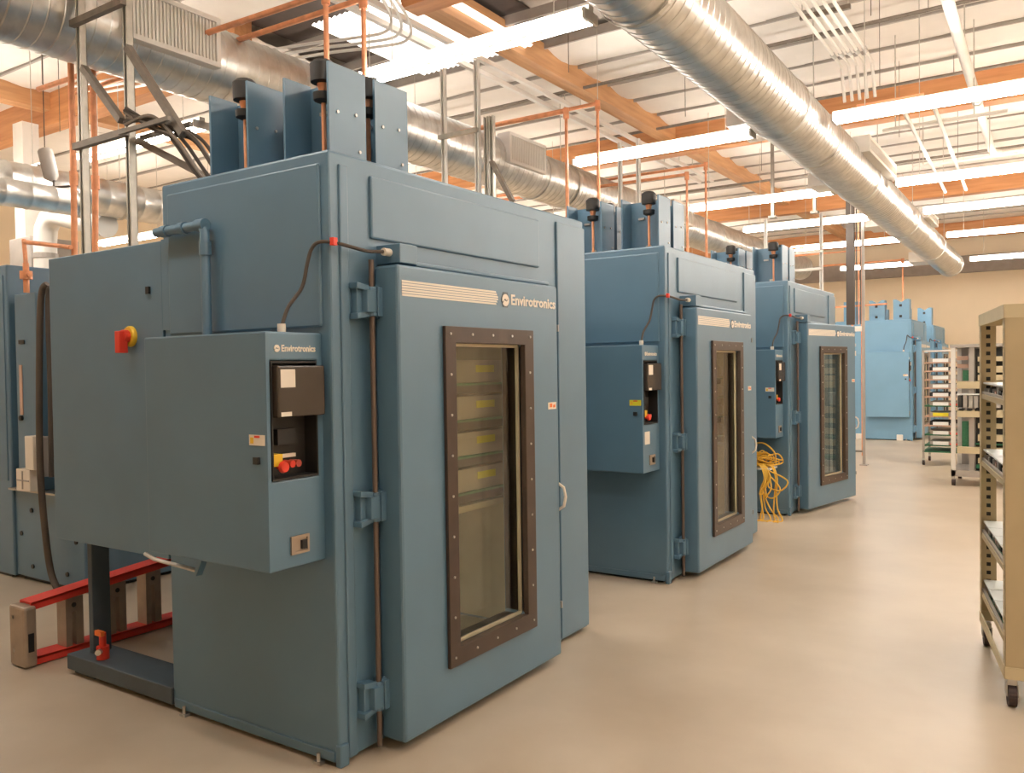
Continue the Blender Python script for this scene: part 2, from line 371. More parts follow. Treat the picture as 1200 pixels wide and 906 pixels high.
# ------------------------------------------------------------------ environmental chambers
W = 2.064; H = 2.45
def make_shroud(parent, x, y, cap=True, notch=False, h=.385):
    # U channel open towards -Y
    z0, z1 = H, H+h; mb = MB()
    if not notch:
        mb.box(x-.012, x, y, y+.2, z0, z1); mb.box(x-.33, x-.318, y+.05, y+.2, z0, z1+.01); mb.box(x-.33, x, y+.2, y+.212, z0, z1)
        o = mb.build('motor_shroud', BLUE, parent)
        for dy, dz in ((.045, .19), (.15, .2), (.17, .05)): MB().cyl((x, y+dy, z0+dz), (x+.006, y+dy, z0+dz), .007, n=6).build('screw', STEEL, o)
        MB().box(x-.19, x-.15, y+.185, y+.2, z0+.03, z0+.05).build('clip', STEEL, o)
        MB().box(x-.25, x-.2, y+.185, y+.2, z0+.25, z0+.265).build('clip', STEEL, o)
    else:
        poly = [(x-.3, z0), (x, z0), (x, z1), (x-.06, z1), (x-.15, z1-.06), (x-.24, z1), (x-.3, z1)]
        mb.prism(poly, 'y', y, y+.012); mb.box(x-.012, x, y+.012, y+.25, z0, z1); mb.box(x-.3, x-.288, y+.012, y+.25, z0, z1)
        o = mb.build('motor_shroud', BLUE2, parent)
        hb = MB(); hb.box(x-.185, x-.135, y-.003, y, z1-.15, z1-.10); hb.box(x-.185, x-.135, y-.003, y, z0+.05, z0+.1)
        hb.build('slot', DARK, o)
    if cap:
        cx, cy = x-.115, y+.08; m = MB()
        m.tube([(cx, cy, z1-.05), (cx, cy, z1-.045), (cx, cy, z1+.03), (cx, cy, z1+.045)], [.025, .052, .054, .038], n=16)
        mo = m.build('fan_motor', BLACK, parent, smooth=True)
        MB().tube([(cx, cy, z1-.13), (cx, cy, z1-.12), (cx, cy, z1-.09), (cx, cy, z1-.085)], [.02, .042, .044, .02], n=14).build('coupling', BLACK, mo, smooth=True)
        MB().tube([(cx, cy, z1-.085), (cx, cy, z1-.05)], [.018, .026], n=10).build('collar', COPPER, mo, smooth=True)
        MB().cyl((cx, cy, z0), (cx, cy, z1-.12), .010, n=8).build('shaft', COPPER, mo, smooth=True)

def make_chamber(name_label, Y, ajar=0.0, X=0, D=1.0886, front='full', notch=False, blue=BLUE, machine=True, box=(.83, 1.73, -.815, -.055, .28), wl=(.51, 1.225), sticker=None, shadow_side=True):
    t = thing('environmental_chamber', name_label, 'chamber', (X, Y, 0), org=(0, 0, 0))
    cab = MB().hollow(-D, 0, 0, W, .02, H, -D+.1, .33, 1.485, .16, 1.93).build('cabinet', blue, t, bevel=.012)
    ln = MB(); ln.hollow(-D+.09, -.012, .32, 1.495, .15, 1.94, -D+.1, .331, 1.484, .161, 1.929).build('liner', LINER, cab)
    sk = MB().box(-D+.02, -.05, .03, W-.03, 0, .03).build('plinth', BLACK, cab)
    # raised panels on the left side and on the front
    MB().box(-D+.055, -.045, -.012, .004, 1.755, 2.40).build('side_panel', blue, t, bevel=.010)
    MB().box(-D+.02, -.02, -.008, .002, .02, .06).build('side_skirt', blue, t, bevel=.003)
    MB().box(-.004, .013, .226, 1.545, 2.125, 2.385).build('header_panel', blue, t, bevel=.011)
    MB().box(-.004, .009, .05, .098, .02, 2.40).build('corner_panel', blue, t, bevel=.008)
    MB().box(-.02, .012, -.004, .045, .0, .09).build('corner_foot', blue, t, bevel=.006)
    MB().box(-.004, .012, 1.735, W-.004, .03, 2.405).build('right_panel', blue, t, bevel=.009)
    MB().box(-.004, .10, .40, 1.5, 2.018, 2.04).build('door_gutter', blue, t, bevel=.008)
    for x, yy in ((-.98, -.03), (-.10, -.03)):
        b = MB(); b.box(x-.02, x+.02, yy, .0, 0, .012); b.cyl((x, yy+.012, .01), (x, yy+.012, .045), .008, n=8)
        b.build('floor_anchor', STEEL, t)
    # door, pivoting on its hinge side
    pv = Vector((.035, .245, 0)); dx = .15; d0, d1 = .225, 1.495
    win = (wl[0], wl[1])
    wy0, wy1 = win; iy0, iy1 = wy0+.075, wy1-.082; iz0, iz1 = .35, 1.695
    door = MB().hollow(.02, dx, d0, d1, .045, 2.01, 0, iy0, iy1, iz0, iz1, through=True).build('door', blue, t, bevel=.012, pivot=pv)
    door.rotation_euler.z = -ajar
    f = MB().hollow(dx, dx+.018, wy0, wy1, .268, 1.768, 0, iy0, iy1, iz0, iz1, through=True).build('window_frame', BRONZE, door, bevel=.003)
    rv = MB().hollow(.03, dx+.002, iy0-.004, iy1+.004, iz0-.004, iz1+.004, 0, iy0, iy1, iz0, iz1, through=True).build('window_reveal', BRONZE, door)
    MB().box(.108, .114, iy0, iy1, iz0, iz1).build('glass_pane', GLASS, door)
    MB().box(.022, .028, iy0, iy1, iz0, iz1).build('glass_pane', GLASS, door)
    MB().hollow(.115, .13, iy0, iy1, iz0, iz1, 0, iy0+.014, iy1-.014, iz0+.014, iz1-.014, through=True).build('glazing_bead', LINER, door)
    sm = MB().cyl((dx+.018, 0, 0), (dx+.022, 0, 0), .006, n=8).build('screw', STEEL, door, smooth=True, pivot=(0, 0, 0)); k = 0
    pts = [(wy0+.035+(wy1-wy0-.07)*i/4, z) for i in range(5) for z in (.31, 1.735)]+[(yy, .31+(1.735-.31)*i/8) for yy in (wy0+.035, wy1-.04) for i in range(1, 8)]
    for a, b in pts:
        if k == 0: sm.location = Vector((0, a, b))-pv
        else: copy_part(sm, door, Vector((0, a, b))-pv)
        k += 1
    # white striped band, emblem and lettering
    st = MB()
    for i in range(6):
        z = 1.882+i*.0112; st.prism([(.25, z), (.945-.008*abs(i-2.5), z), (.94-.008*abs(i-2.5), z+.0086), (.25, z+.0086)], 'x', dx, dx+.0015)
    st.build('stripe_band', INK, door)
    e = MB(); ed = MB(); put_emblem(e, ed, dx+.0005, 1.0, 1.91, .034); e.build('emblem', INK, door); ed.build('emblem_ground', BLUED, door)
    tx = MB(); put_text(tx, dx, 1.05, 1.888, .42, .052); tx.build('lettering', INK, door)
    l = MB(); l.box(dx, dx+.002, 1.385, 1.465, 1.362, 1.398); l.build('door_label', PAPER, door)
    l = MB(); l.box(dx+.002, dx+.003, 1.40, 1.425, 1.372, 1.392); l.box(dx+.002, dx+.003, 1.435, 1.455, 1.37, 1.385); l.build('label_print', ORANGE, door)
    l = MB(); l.tube([(dx-.01, 1.498, .82), (dx+.02, 1.502, .84), (dx+.03, 1.504, .89), (dx+.02, 1.502, .94), (dx-.01, 1.498, .96)], .008, n=6); l.build('latch_pull', PAPER, door, smooth=True)
    for z in (1.79, .31):
        MB().box(dx-.03, dx+.004, 1.494, 1.502, z-.018, z+.018).build('strike_plate', STEEL, door)
    # hinge rod and three hinges
    hx, hy = .045, .185
    MB().cyl((hx, hy, .03), (hx, hy, 2.03), .0115, n=10).build('hinge_rod', ROD, t, smooth=True)
    for z in (1.86, 1.02, .24):
        h = MB()
        for s in (-1, 1):
            y0 = hy+s*.012
            h.box(0 if s < 0 else .02, hx-.012, y0, y0+s*.062, z-.055, z+.055)
            for zz in (-.05, .05): h.prism([(y0, z+zz-.012), (y0+s*.075, z+zz*1.25-.012), (y0+s*.075, z+zz*1.25+.012), (y0, z+zz+.012)], 'x', 0, hx+.004)
        h.box(hx-.022, hx+.02, hy-.045, hy+.008, z-.045, z+.045)
        h.box(hx-.02, hx+.024, hy+.012, hy+.04, z-.06, z+.06)
        for zz in (-.052, .052): h.cyl((hx, hy, z+zz-.008), (hx, hy, z+zz+.008), .02, n=10)
        h.build('hinge', blue, t, bevel=.003)
    # door switch and its cable
    sb = MB().box(.0, .13, .265, .375, 2.02, 2.1).build('switch_box', blue, t, bevel=.004)
    MB().cyl((.075, .225, 2.065), (.075, .265, 2.065), .016, n=10).build('cable_gland', PAPER, sb, smooth=True)
    bz0, bz1, bx0, bx1, bd = box
    cp = [(-.125, -.14, bz1), (-.125, -.14, bz1+.02), (-.12, -.11, bz1+.10), (-.095, -.06, bz1+.18), (-.08, -.045, bz1+.27), (-.07, -.03, bz1+.33), (-.03, -.025, 2.085), (.025, .01, 2.08), (.05, .08, 2.068), (.06, .15, 2.06), (.075, .225, 2.065)]
    def smooth_path(P, n=6):
        P = [Vector(q) for q in P]; out = []
        for i in range(len(P)-1):
            a, b, c, d = P[max(i-1, 0)], P[i], P[i+1], P[min(i+2, len(P)-1)]
            for k in range(n):
                u = k/n; out.append(.5*((2*b)+(c-a)*u+(2*a-5*b+4*c-d)*u*u+(3*b-a-3*c+d)*u**3))
        return out+[P[-1]]
    cb = MB().tube(smooth_path(cp), .0075, n=8).build('switch_cable', CABLE, t, smooth=True)
    MB().cyl((-.125, -.14, bz1), (-.125, -.14, bz1+.035), .016, n=10).build('cable_gland', PAPER, cb, smooth=True)
    MB().box(.012, .032, -.01, .012, 2.07, 2.10).build('cable_clip', RED, cb)
    # control box on the left side
    c = MB(); ph = (1.169, 1.622)
    k = (ph if bz1 < 1.75 else (1.2, 1.64))
    c.hollow(bx0, bx1, -bd, 0, bz0, bz1, bx1-.07, -bd+.018, -.03, k[0], k[1])
    c = c.build('control_box', blue, t, bevel=.006)
    fx = bx1
    MB().hollow(fx-.068, fx+.004, -bd+.02, -.032, k[0]+.002, k[1]-.002, fx-.066, -bd+.026, -.038, k[0]+.01, k[1]-.01).build('panel_recess', BLACK, c)
    s = MB().box(fx-.03, fx+.028, -bd+.032, -.012, 1.408, 1.602).build('screen_cover', SCREEN, c, bevel=.006)
    MB().box(fx+.028, fx+.0295, -bd+.045, -bd+.115, 1.52, 1.588).build('notice', PAPER, c)
    MB().box(fx+.028, fx+.0295, -bd+.045, -bd+.095, 1.412, 1.428).build('notice', PAPER, c)
    MB().box(fx-.066, fx-.035, -bd+.08, -bd+.17, 1.30, 1.36).build('dial_block', DARK, c)
    MB().box(fx-.05, fx+.002, -bd+.028, -bd+.07, 1.225, 1.27).build('stop_plate', YELLOW, c)
    MB().tube([(fx-.01, -bd+.06, 1.222), (fx+.012, -bd+.06, 1.222), (fx+.014, -bd+.06, 1.222), (fx+.028, -bd+.06, 1.222)], [.012, .012, .023, .019], n=14).build('stop_button', RED, c, smooth=True)
    for q in (.13, .16): MB().cyl((fx-.06, -bd+q, 1.225), (fx-.01, -bd+q, 1.225), .014, n=12).build('push_button', RED if q < .15 else DRED, c, smooth=True)
    MB().box(fx-.066, fx-.05, -bd+.08, -bd+.18, 1.248, 1.262).build('button_legend', PAPER, c)
    rc = MB(); rc.hollow(fx, fx+.008, -bd+.10, -bd+.19, bz0+.05, bz0+.12, fx+.001, -bd+.11, -bd+.18, bz0+.06, bz0+.11); rc.build('outlet_plate', ALU, c)
    MB().box(fx+.001, fx+.012, -bd+.15, -bd+.176, bz0+.066, bz0+.10).build('outlet', BLACK, c)
    tx = MB(); put_text(tx, fx, -bd+.075, 1.655, .17, .026); tx.build('lettering', INK, c)
    e = MB(); ed = MB(); put_emblem(e, ed, fx+.0005, -bd+.052, 1.668, .016); e.build('emblem', INK, c)
    lb = MB(); lb.box(fx-.10, fx-.012, -bd-.0015, -bd, 1.305, 1.345); lb.build('warning_label', PAPER if sticker != 'yellow' else YLAB, c)
    lb = MB(); lb.box(fx-.093, fx-.075, -bd-.0025, -bd-.0015, 1.312, 1.335); lb.build('label_symbol', YELLOW, c)
    lb = MB(); lb.box(fx-.07, fx-.04, -bd-.0025, -bd-.0015, 1.334, 1.342); lb.build('label_heading', RED, c)
    MB().box(fx-.068, fx-.04, -bd-.014, -bd, 1.235, 1.262).build('box_latch', BLACK, c, bevel=.002)
    if sticker == 'yellow':
        MB().box(fx, fx+.0015, -bd+.03, -bd+.11, 1.03, 1.12).build('notice', PAPER, c)
    if machine:
        MB().tube([(-.97, -.2, .788), (-.90, -.2, .772), (-.61, -.2, .758)], .009, n=6).build('drain_tube', STEEL, t, smooth=True)
        MB().prism([(-.61, .74), (-.59, .74), (-.555, .80), (-.555, .835), (-.57, .835), (-.575, .80)], 'y', -.215, -.185).build('tube_hook', blue, t)
    # machinery compartment behind, on its open base frame
    if machine:
        hs = MB().box(-2.095, -D-.02, .03, 1.95, .712, 2.19).build('machine_housing', blue, t)
        MB().box(-2.10, -D-.012, 0, .028, .708, 2.196).build('machine_panel', blue, t, bevel=.004)
        MB().box(-1.215, -1.19, -.012, 0, 1.955, 1.99).build('panel_latch', BLACK, t)
        MB().box(-D-.006, -.73, -.004, .0, 1.78, 2.2).build('gutter_panel', blue, t)
        sw = MB(); sw.tube([(-1.355, 0, 1.76), (-1.355, -.012, 1.76), (-1.355, -.02, 1.76)], [.05, .05, .045], n=18); sw = sw.build('disconnect_switch', YELLOW, t, smooth=True)
        kb = MB(); kb.cyl((-1.355, -.02, 1.76), (-1.355, -.05, 1.76), .032, n=14); kb.box(-1.375, -1.335, -.075, -.03, 1.68, 1.785); kb.build('switch_handle', RED, sw, bevel=.004)
        pp = MB(); pp.tube([(-1.06, -.05, 2.222), (-.75, -.05, 2.222), (-.722, -.05, 2.215), (-.708, -.05, 2.19), (-.705, -.05, 1.73)], .021, n=12)
        for q in ((-.86, -.05, 2.222), (-.99, -.05, 2.222)): pp.cyl((q[0]-.02, q[1], q[2]), (q[0]+.02, q[1], q[2]), .027, n=12)
        pp.cyl((-.705, -.05, 2.09), (-.705, -.05, 2.15), .027, n=12); pp.cyl((-.76, -.05, 2.222), (-.70, -.05, 2.222), .027, n=12)
        pp = pp.build('conduit', blue, t, smooth=True)
        for ya, yb in ((-.01, .2), (1.75, 1.95)): MB().box(-2.0, -D+.005, ya, yb, .025, .105).build('base_rail', BLUED, t, bevel=.005)
        for yy in (.06, 1.80):
            l = MB(); l.box(-1.905, -1.865, yy, yy+.10, .105, .715); l.build('leg', BLUED, t, bevel=.004)
        for yy in (.06, 1.80): MB().box(-1.98, -1.79, yy-.04, yy+.14, 0, .026).build('foot_pad', BLUED, t)
        v = MB(); v.cyl((-1.76, .05, .105), (-1.76, .05, .17), .032, n=12); v.cyl((-1.76, .05, .17), (-1.76, .05, .24), .018, n=10); v = v.build('drain_valve', RED, t, smooth=True)
        MB().cyl((-1.75, .03, .15), (-1.72, .0, .155), .015, n=10).build('valve_port', STEEL, v, smooth=True)
        MB().box(-1.80, -1.74, .03, .05, .225, .25).build('valve_lever', ORANGE, v)
    # roof motors
    if not notch:
        for (x, y) in ((-.08, .09), (-.08, .36), (-.53, .05), (-.53, .31)): make_shroud(t, x, y)
    else:
        for x in (-.06, -.52, -1.02): make_shroud(t, x, .15, cap=False, notch=True, h=.42)
        MB().box(-D+.05, -.4, .3, W-.1, H, H+.02).build('roof_plate', blue, t)
        for x in (-1.0, -.22): MB().box(x-.06, x+.06, -.03, .0, 0, .12).build('foot_guard', WHITE, t, bevel=.01)
    # hidden lamp strip by the door, added to brighten the chamber inside
    MB().box(-.09, -.05, .332, .35, .3, 1.7).build('hidden_fill_strip', CLAMP, t)
    return t
c1 = make_chamber('nearest and largest-looking blue environmental chamber with open base frame', 0)
c2 = make_chamber('second blue environmental chamber with yellow sticker on its control box', 3.2736, sticker='yellow')
c3 = make_chamber('third blue environmental chamber with its windowed door slightly ajar', 6.443, ajar=math.radians(10), wl=(.51, 1.225))
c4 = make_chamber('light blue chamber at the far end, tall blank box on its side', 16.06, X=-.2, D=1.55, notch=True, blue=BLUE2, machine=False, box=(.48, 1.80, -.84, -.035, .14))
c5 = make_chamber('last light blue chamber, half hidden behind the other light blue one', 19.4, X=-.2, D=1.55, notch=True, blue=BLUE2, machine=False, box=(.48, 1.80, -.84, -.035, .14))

# racks of test units inside the chambers
def rack_inside(Y, which, n, pitch, z_top):
    t = thing('tray_rack', 'pale steel tray rack standing inside the %s chamber' % which, 'rack', (0, Y, .161), org=(0, 0, .161))
    for x in (-.66, -.07):
        for y in (.66, 1.44):
            MB().box(x-.014, x+.014, y-.014, y+.014, .161, 1.72).build('post', LINER, t)
    for i in range(n):
        z = z_top-pitch*i
        for y in (.675, 1.40): MB().box(-.66, -.07, y, y+.025, z-.012, z).build('tray_rail', LINER, t)
    MB().box(-.67, -.06, .65, 1.45, .875, .905).build('shelf', LINER, t)
    words = ['topmost', 'second from the top', 'third from the top', 'fourth from the top', 'fifth from the top', 'sixth from the top', 'seventh from the top']
    first = None
    for i in range(n):
        z = z_top-pitch*i; lab = 'grey test unit with yellow label, %s inside the %s chamber' % (words[i], which)
        if first is None:
            u = thing('test_unit', lab, 'equipment', (0, Y, z), org=(0, 0, 0), group='test units in the %s chamber' % which)
            MB().box(-.65, -.075, .69, 1.40, 0, .012).build('tray', GREEN, u)
            MB().box(-.62, -.09, .71, 1.35, .012, pitch*.70).build('case', UNIT, u, bevel=.004)
            MB().box(-.60, -.082, .70, 1.37, -.042, 0).build('gap_shade', DARK, u)  # dark box painting the shadow gap below each tray
            MB().box(-.09, -.0885, 1.08, 1.24, pitch*.36, pitch*.56).build('yellow_label', YLAB, u)
            h = MB(); h.tube([(-.09, 1.375, .03), (-.07, 1.38, .035), (-.07, 1.38, .10), (-.09, 1.375, .105)], .006, n=6); h.build('handle', STEEL, u, smooth=True)
            first = u
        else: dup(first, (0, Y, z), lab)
rack_inside(0, 'nearest', 4, .181, 1.497)
rack_inside(3.2736, 'second', 4, .165, 1.46)
rack_inside(6.443, 'third', 4, .165, 1.46)

# ------------------------------------------------------------------ machine of the row behind, at left
t = thing('environmental_chamber', 'blue machine at the left edge with a brown hose down its side', 'chamber', (-4.4, .88, 0))
MB().box(-5.6, -4.42, .88, 2.9, .02, 2.44).build('cabinet', BLUE, t, bevel=.012)
MB().box(-5.5, -4.47, .873, .882, .76, 2.36).build('side_panel', BLUE, t, bevel=.004)
MB().box(-5.55, -4.5, .9, 2.85, 0, .03).build('plinth', BLACK, t)
MB().box(-4.42, -3.45, .90, 2.8, .03, .70).build('lower_box', BLUE, t, bevel=.006)
MB().box(-4.36, -3.5, .93, 2.7, 0, .04).build('plinth', BLACK, t)
mp = MB().box(-4.31, -4.0, .88, 1.3, .712, 2.20).build('machine_panel', BLUE, t, bevel=.006)
MB().box(-4.0, -3.4, 1.2, 2.8, .70, 2.3).build('machine_housing', BLUE, t, bevel=.006)
MB().box(-4.42, -3.7, .85, 1.0, .698, .712).build('ledge', STEEL, t)
MB().box(-4.25, -4.17, .872, .88, 1.82, 1.85).build('panel_latch', BLACK, mp)
MB().box(-4.255, -4.215, .874, .88, 1.28, 1.66).build('gauge_strip', PINK, mp)
MB().cyl((-4.235, .88, 1.255), (-4.235, .86, 1.255), .02, n=10).build('gauge_knob', BLACK, mp, smooth=True)
for (x, z) in ((-4.17, .55), (-4.33, .36), (-4.17, .12), (-3.55, .37), (-3.68, .12)):
    MB().cyl((x, .90, z), (x, .89, z), .018, n=10).build('bolt', BLACK, t)
for (x0, x1, z0, z1) in ((-4.19, -3.99, .715, .88), (-4.05, -3.93, .88, 1.13), (-3.86, -3.78, .84, 1.13)):
    b = MB().box(x0, x1, .80, .885, z0, z1).build('junction_box', PAPER if x1 < -3.9 else GREY, t, bevel=.006)
q = MB(); q.box(-4.10, -4.085, .795, .80, .73, .865); q.box(-4.18, -4.0, .795, .80, .79, .80); q.build('box_seam', GREY, t)
v = MB(); v.cyl((-4.08, .86, 2.2), (-4.08, .86, 2.42), .022, n=10); v.cyl((-4.08, .86, 2.30), (-4.08, .86, 2.36), .045, n=10); v.cyl((-4.14, .86, 2.33), (-4.02, .86, 2.33), .02, n=8); v.cyl((-4.08, .86, 2.42), (-4.10, .86, 2.60), .016, n=8)
v.tube([(-4.1, .86, 2.58), (-3.9, .86, 2.55), (-3.45, .86, 2.48)], .016, n=8); v.build('copper_line', COPPER, t, smooth=True)
def spline(P, n=8):
    P = [Vector(q) for q in P]; out = []
    for i in range(len(P)-1):
        a, b, c, d = P[max(i-1, 0)], P[i], P[i+1], P[min(i+2, len(P)-1)]
        for k in range(n):
            u = k/n; out.append(.5*((2*b)+(c-a)*u+(2*a-5*b+4*c-d)*u*u+(3*b-a-3*c+d)*u**3))
    return out+[P[-1]]
MB().tube(spline([(-3.74, .84, 2.24), (-3.80, .82, 2.12), (-3.80, .79, 1.4), (-3.79, .78, .84), (-3.78, .80, .4), (-3.72, .80, .15), (-3.58, .78, .03)]), .024, n=10).build('hose', HOSE, t, smooth=True)
MB().tube(spline([(-3.69, .84, 2.22), (-3.74, .84, 2.1), (-3.72, .83, 1.4), (-3.74, .83, .84)]), .02, n=8).build('hose', CABLE, t, smooth=True)

# ------------------------------------------------------------------ ladder lying on its side
t = thing('step_ladder', 'red step ladder lying on its side behind the base frame', 'ladder', (-2.3, -.1, 0))
e = MB(); e.box(-2.40, -2.235, -.11, -.04, .005, .335); e = e.build('end_plate', ALU, t, bevel=.015)
for z in (.09, .27): MB().cyl((-2.35, -.105, z), (-2.35, -.11, z), .012, n=10).build('rivet', STEEL, e)
MB().box(-2.2355, -2.232, -.09, -.06, .09, .19).build('sticker', BLACK, e)
for za, zb in ((.045, .045), (.345, .525)):
    r = MB(); r.bar((-2.315, -.06, za), (-2.315, 2.0, zb), .12, .012); r.bar((-2.259, -.06, za-.018), (-2.259, 2.0, zb-.018), .008, .04)
    r.bar((-2.371, -.06, za-.018), (-2.371, 2.0, zb-.018), .008, .04); r.build('rail', LRED, t)
for y in (.13, .39, .62, .98, 1.3, 1.62):
    zt = .315+.0864*y
    s_ = MB(); s_.box(-2.36, -2.265, y, y+.034, .035, zt); s_.box(-2.36, -2.265, y+.058, y+.10, .035, zt); s_.box(-2.36, -2.265, y+.034, y+.058, zt-.085, zt); s_.build('step', ALU, t)
    MB().cyl((-2.265, y+.046, zt-.045), (-2.262, y+.046, zt-.045), .014, n=10).build('rivet', BLACK, t)

# ------------------------------------------------------------------ struts, copper and conduits
def strut_frame(label, x0, x1, y, z0, z1, rungs, brace=None, m=STRUT):
    t = thing('strut_stand', label, 'frame', (x0, y, z0))
    for x in (x0, x1):
        p = MB(); p.box(x-.022, x+.022, y+.018, y+.022, z0, z1); p.box(x-.022, x-.018, y-.022, y+.022, z0, z1); p.box(x+.018, x+.022, y-.022, y+.022, z0, z1)
        p.box(x-.018, x-.010, y-.022, y-.018, z0, z1); p.box(x+.010, x+.018, y-.022, y-.018, z0, z1); p.build('post', m, t)
    for z in rungs:
        MB().box(x0-.03, x1+.03, y-.06, y-.024, z-.02, z+.02).build('rung', STRUT if m is WHITE else DSTRUT, t)
    for a, b in (brace or []): MB().bar(a, b, .04, .04).build('brace', DSTRUT, t)
    return t
s1 = strut_frame('galvanized strut frame with cross rungs behind the nearest chamber', -2.79, -2.28, .6, 2.19, 5.0, (3.79, 3.02), [((-2.24, .57, 3.52), (-1.72, .57, 2.92)), ((-2.72, .57, 3.5), (-2.32, .57, 3.1)), ((-2.24, .62, 2.98), (-1.60, .9, 2.6))])
strut_frame('white strut frame standing behind the second chamber', -2.555, -2.16, 4.0, 2.19, 4.45, (3.79,), None, WHITE)
strut_frame('short galvanized strut pair with slanting brace behind the first roof edge', -2.09, -2.03, 4.05, 2.19, 3.92, (), [((-2.03, 4.03, 3.5), (-1.8, 4.03, 3.1))])
strut_frame('white strut frame standing behind the third chamber', -2.27, -2.02, 7.2, 2.19, 4.4, (3.5,), None, WHITE)
strut_frame('white strut frame beyond the third chamber near the far light blue ones', -1.35, -.55, 10.2, 0, 3.75, (3.2, 2.95), None, WHITE)
# cable drop bundle onto the nearest chamber
t = thing('cable_bundle', 'bundle of dark cables slanting down onto the nearest chamber', 'cable', (-1.5, .6, 2.5))
for i in range(9):
    dx = random.uniform(-.05, .12); dy = random.uniform(-.05, .05)
    MB().tube(spline([(-2.25+dx*.2, .55, 3.06+.012*i), (-1.95+dx*.4, .57+dy, 3.05-.01*i), (-1.78+dx, .6+dy, 2.9), (-1.62+dx, .65+dy, 2.68), (-1.42+dx, .72+dy, 2.47)]), .011, n=6).build('cable', CABLE if i % 3 else DSTRUT, t, smooth=True)
for yy in (.5, .64): MB().box(-2.25, -1.76, yy, yy+.02, 2.99, 3.015).build('tray_rail', DSTRUT, t)
def copper_pair(label, pts):
    t = thing('copper_pipe', label, 'pipe', pts[-1], group=None)
    MB().tube(pts, .022, n=10).build('pipe', COPPER, t, smooth=True)
    for q in range(1, len(pts)-1):
        p = Vector(pts[q]); MB().tube([p+Vector((0, 0, -.07)), p+Vector((0, 0, .03))], .029, n=10).build('fitting', COPPER, t, smooth=True)
    return t
copper_pair('copper pipe behind the first roof motors, left one of the pair', [(-5.2, 1.56, 4.12), (-1.6, 1.56, 4.03), (-1.6, 1.56, 2.19)])
copper_pair('copper pipe behind the first roof motors, right one of the pair', [(-5.2, 1.91, 4.18), (-1.6, 1.91, 4.12), (-1.6, 1.91, 2.19)])
copper_pair('copper pipe behind the second chamber, left one of the pair', [(-5, 4.68, 4.08), (-1.6, 4.68, 4.04), (-1.6, 4.68, 2.19)])
copper_pair('copper pipe behind the second chamber, right one of the pair', [(-5, 5.33, 4.3), (-1.6, 5.33, 4.28), (-1.6, 5.33, 2.19)])
copper_pair('copper pipe behind the third chamber, left one of the pair', [(-5, 7.73, 4.03), (-1.6, 7.73, 4.0), (-1.6, 7.73, 2.19)])
copper_pair('copper pipe behind the third chamber, right one of the pair', [(-5, 8.4, 4.26), (-1.6, 8.4, 4.25), (-1.6, 8.4, 2.19)])
copper_pair('upright copper pipe at the left, nearer the frame edge', [(-3.5, .92, 4.75), (-3.5, .92, 3.0), (-3.5, .91, 2.3)])
copper_pair('upright copper pipe at the left, between the two frame posts', [(-3.5, 1.08, 4.75), (-3.5, 1.08, 3.0), (-3.5, 1.06, 2.3)])
for i, (x, y, zt) in enumerate(((-.62, 12.6, 3.6), (-.5, 12.8, 3.5), (-.42, 16.5, 3.7))):
    copper_pair(['left copper riser beyond the third chamber', 'right copper riser beyond the third chamber', 'copper riser rising in front of the light blue chamber roof'][i], [(x-1.6, y, zt), (x, y, zt), (x, y, 2.47 if i == 2 else 0)])
t = thing('copper_header', 'thin copper header crossing in front of the light blue roof shrouds', 'pipe', (-1.5, 15.9, 2.75))
MB().cyl((-2.4, 15.9, 2.74), (-.62, 15.9, 2.77), .018, n=8).build('pipe', COPPER, t, smooth=True)
MB().cyl((-2.4, 15.9, 2.74), (-2.4, 15.9, 2.9), .018, n=8).build('riser', COPPER, t, smooth=True)
# conduits high on the right
for i in range(5):
    x = .42+.075*i
    t = thing('conduit_run', 'pale conduit in the parallel set right of the aisle duct, %s' % ['leftmost', 'second from left', 'middle one', 'second from right', 'rightmost'][i], 'conduit', (x, 6.9, 4.66), group='parallel conduits')
    MB().tube([(x, -6, 4.72), (x, 6.85, 4.72), (x, 7.0, 4.70), (x, 7.05, 4.62), (x+.02, 7.06, 4.35)], .017, n=8).build('pipe', WHITE, t, smooth=True)
    MB().cyl((x, 6.6, 4.72), (x, 6.7, 4.72), .024, n=8).build('coupling', STEEL, t, smooth=True)
    MB().cyl((x, 4.9, 4.72), (x, 4.96, 4.72), .024, n=8).build('coupling', STEEL, t, smooth=True)
t = thing('conduit_bracket', 'strut bracket carrying the parallel conduits', 'bracket', (.57, 5.6, 4.7))
MB().box(.36, .80, 5.58, 5.62, 4.74, 4.78).build('channel', DSTRUT, t)
for x in (.38, .78): MB().cyl((x, 5.6, 4.78), (x, 5.6, 5.2), .005, n=5).build('hanger_rod', STRUT, t)
t = thing('sprinkler_main', 'thick pale pipe running along the ceiling at upper right', 'pipe', (1.6, 6, 4.6))
MB().tube([(1.72, -6, 4.55), (1.52, 11.2, 4.55), (1.53, 11.45, 4.56), (1.62, 11.6, 4.57), (3.5, 11.7, 4.6)], .048, n=12).build('pipe', WHITE, t, smooth=True)
for y in (1, 5.2, 8.6): MB().cyl((1.72-.2*(y+6)/17.2, y, 4.55), (1.72-.2*(y+6)/17.2, y+.07, 4.55), .058, n=12).build('coupling', STEEL, t, smooth=True)
for y in (3, 7): MB().cyl((1.72-.2*(y+6)/17.2, y, 4.6), (1.72-.2*(y+6)/17.2, y, 5.2), .006, n=5).build('hanger_rod', STRUT, t)
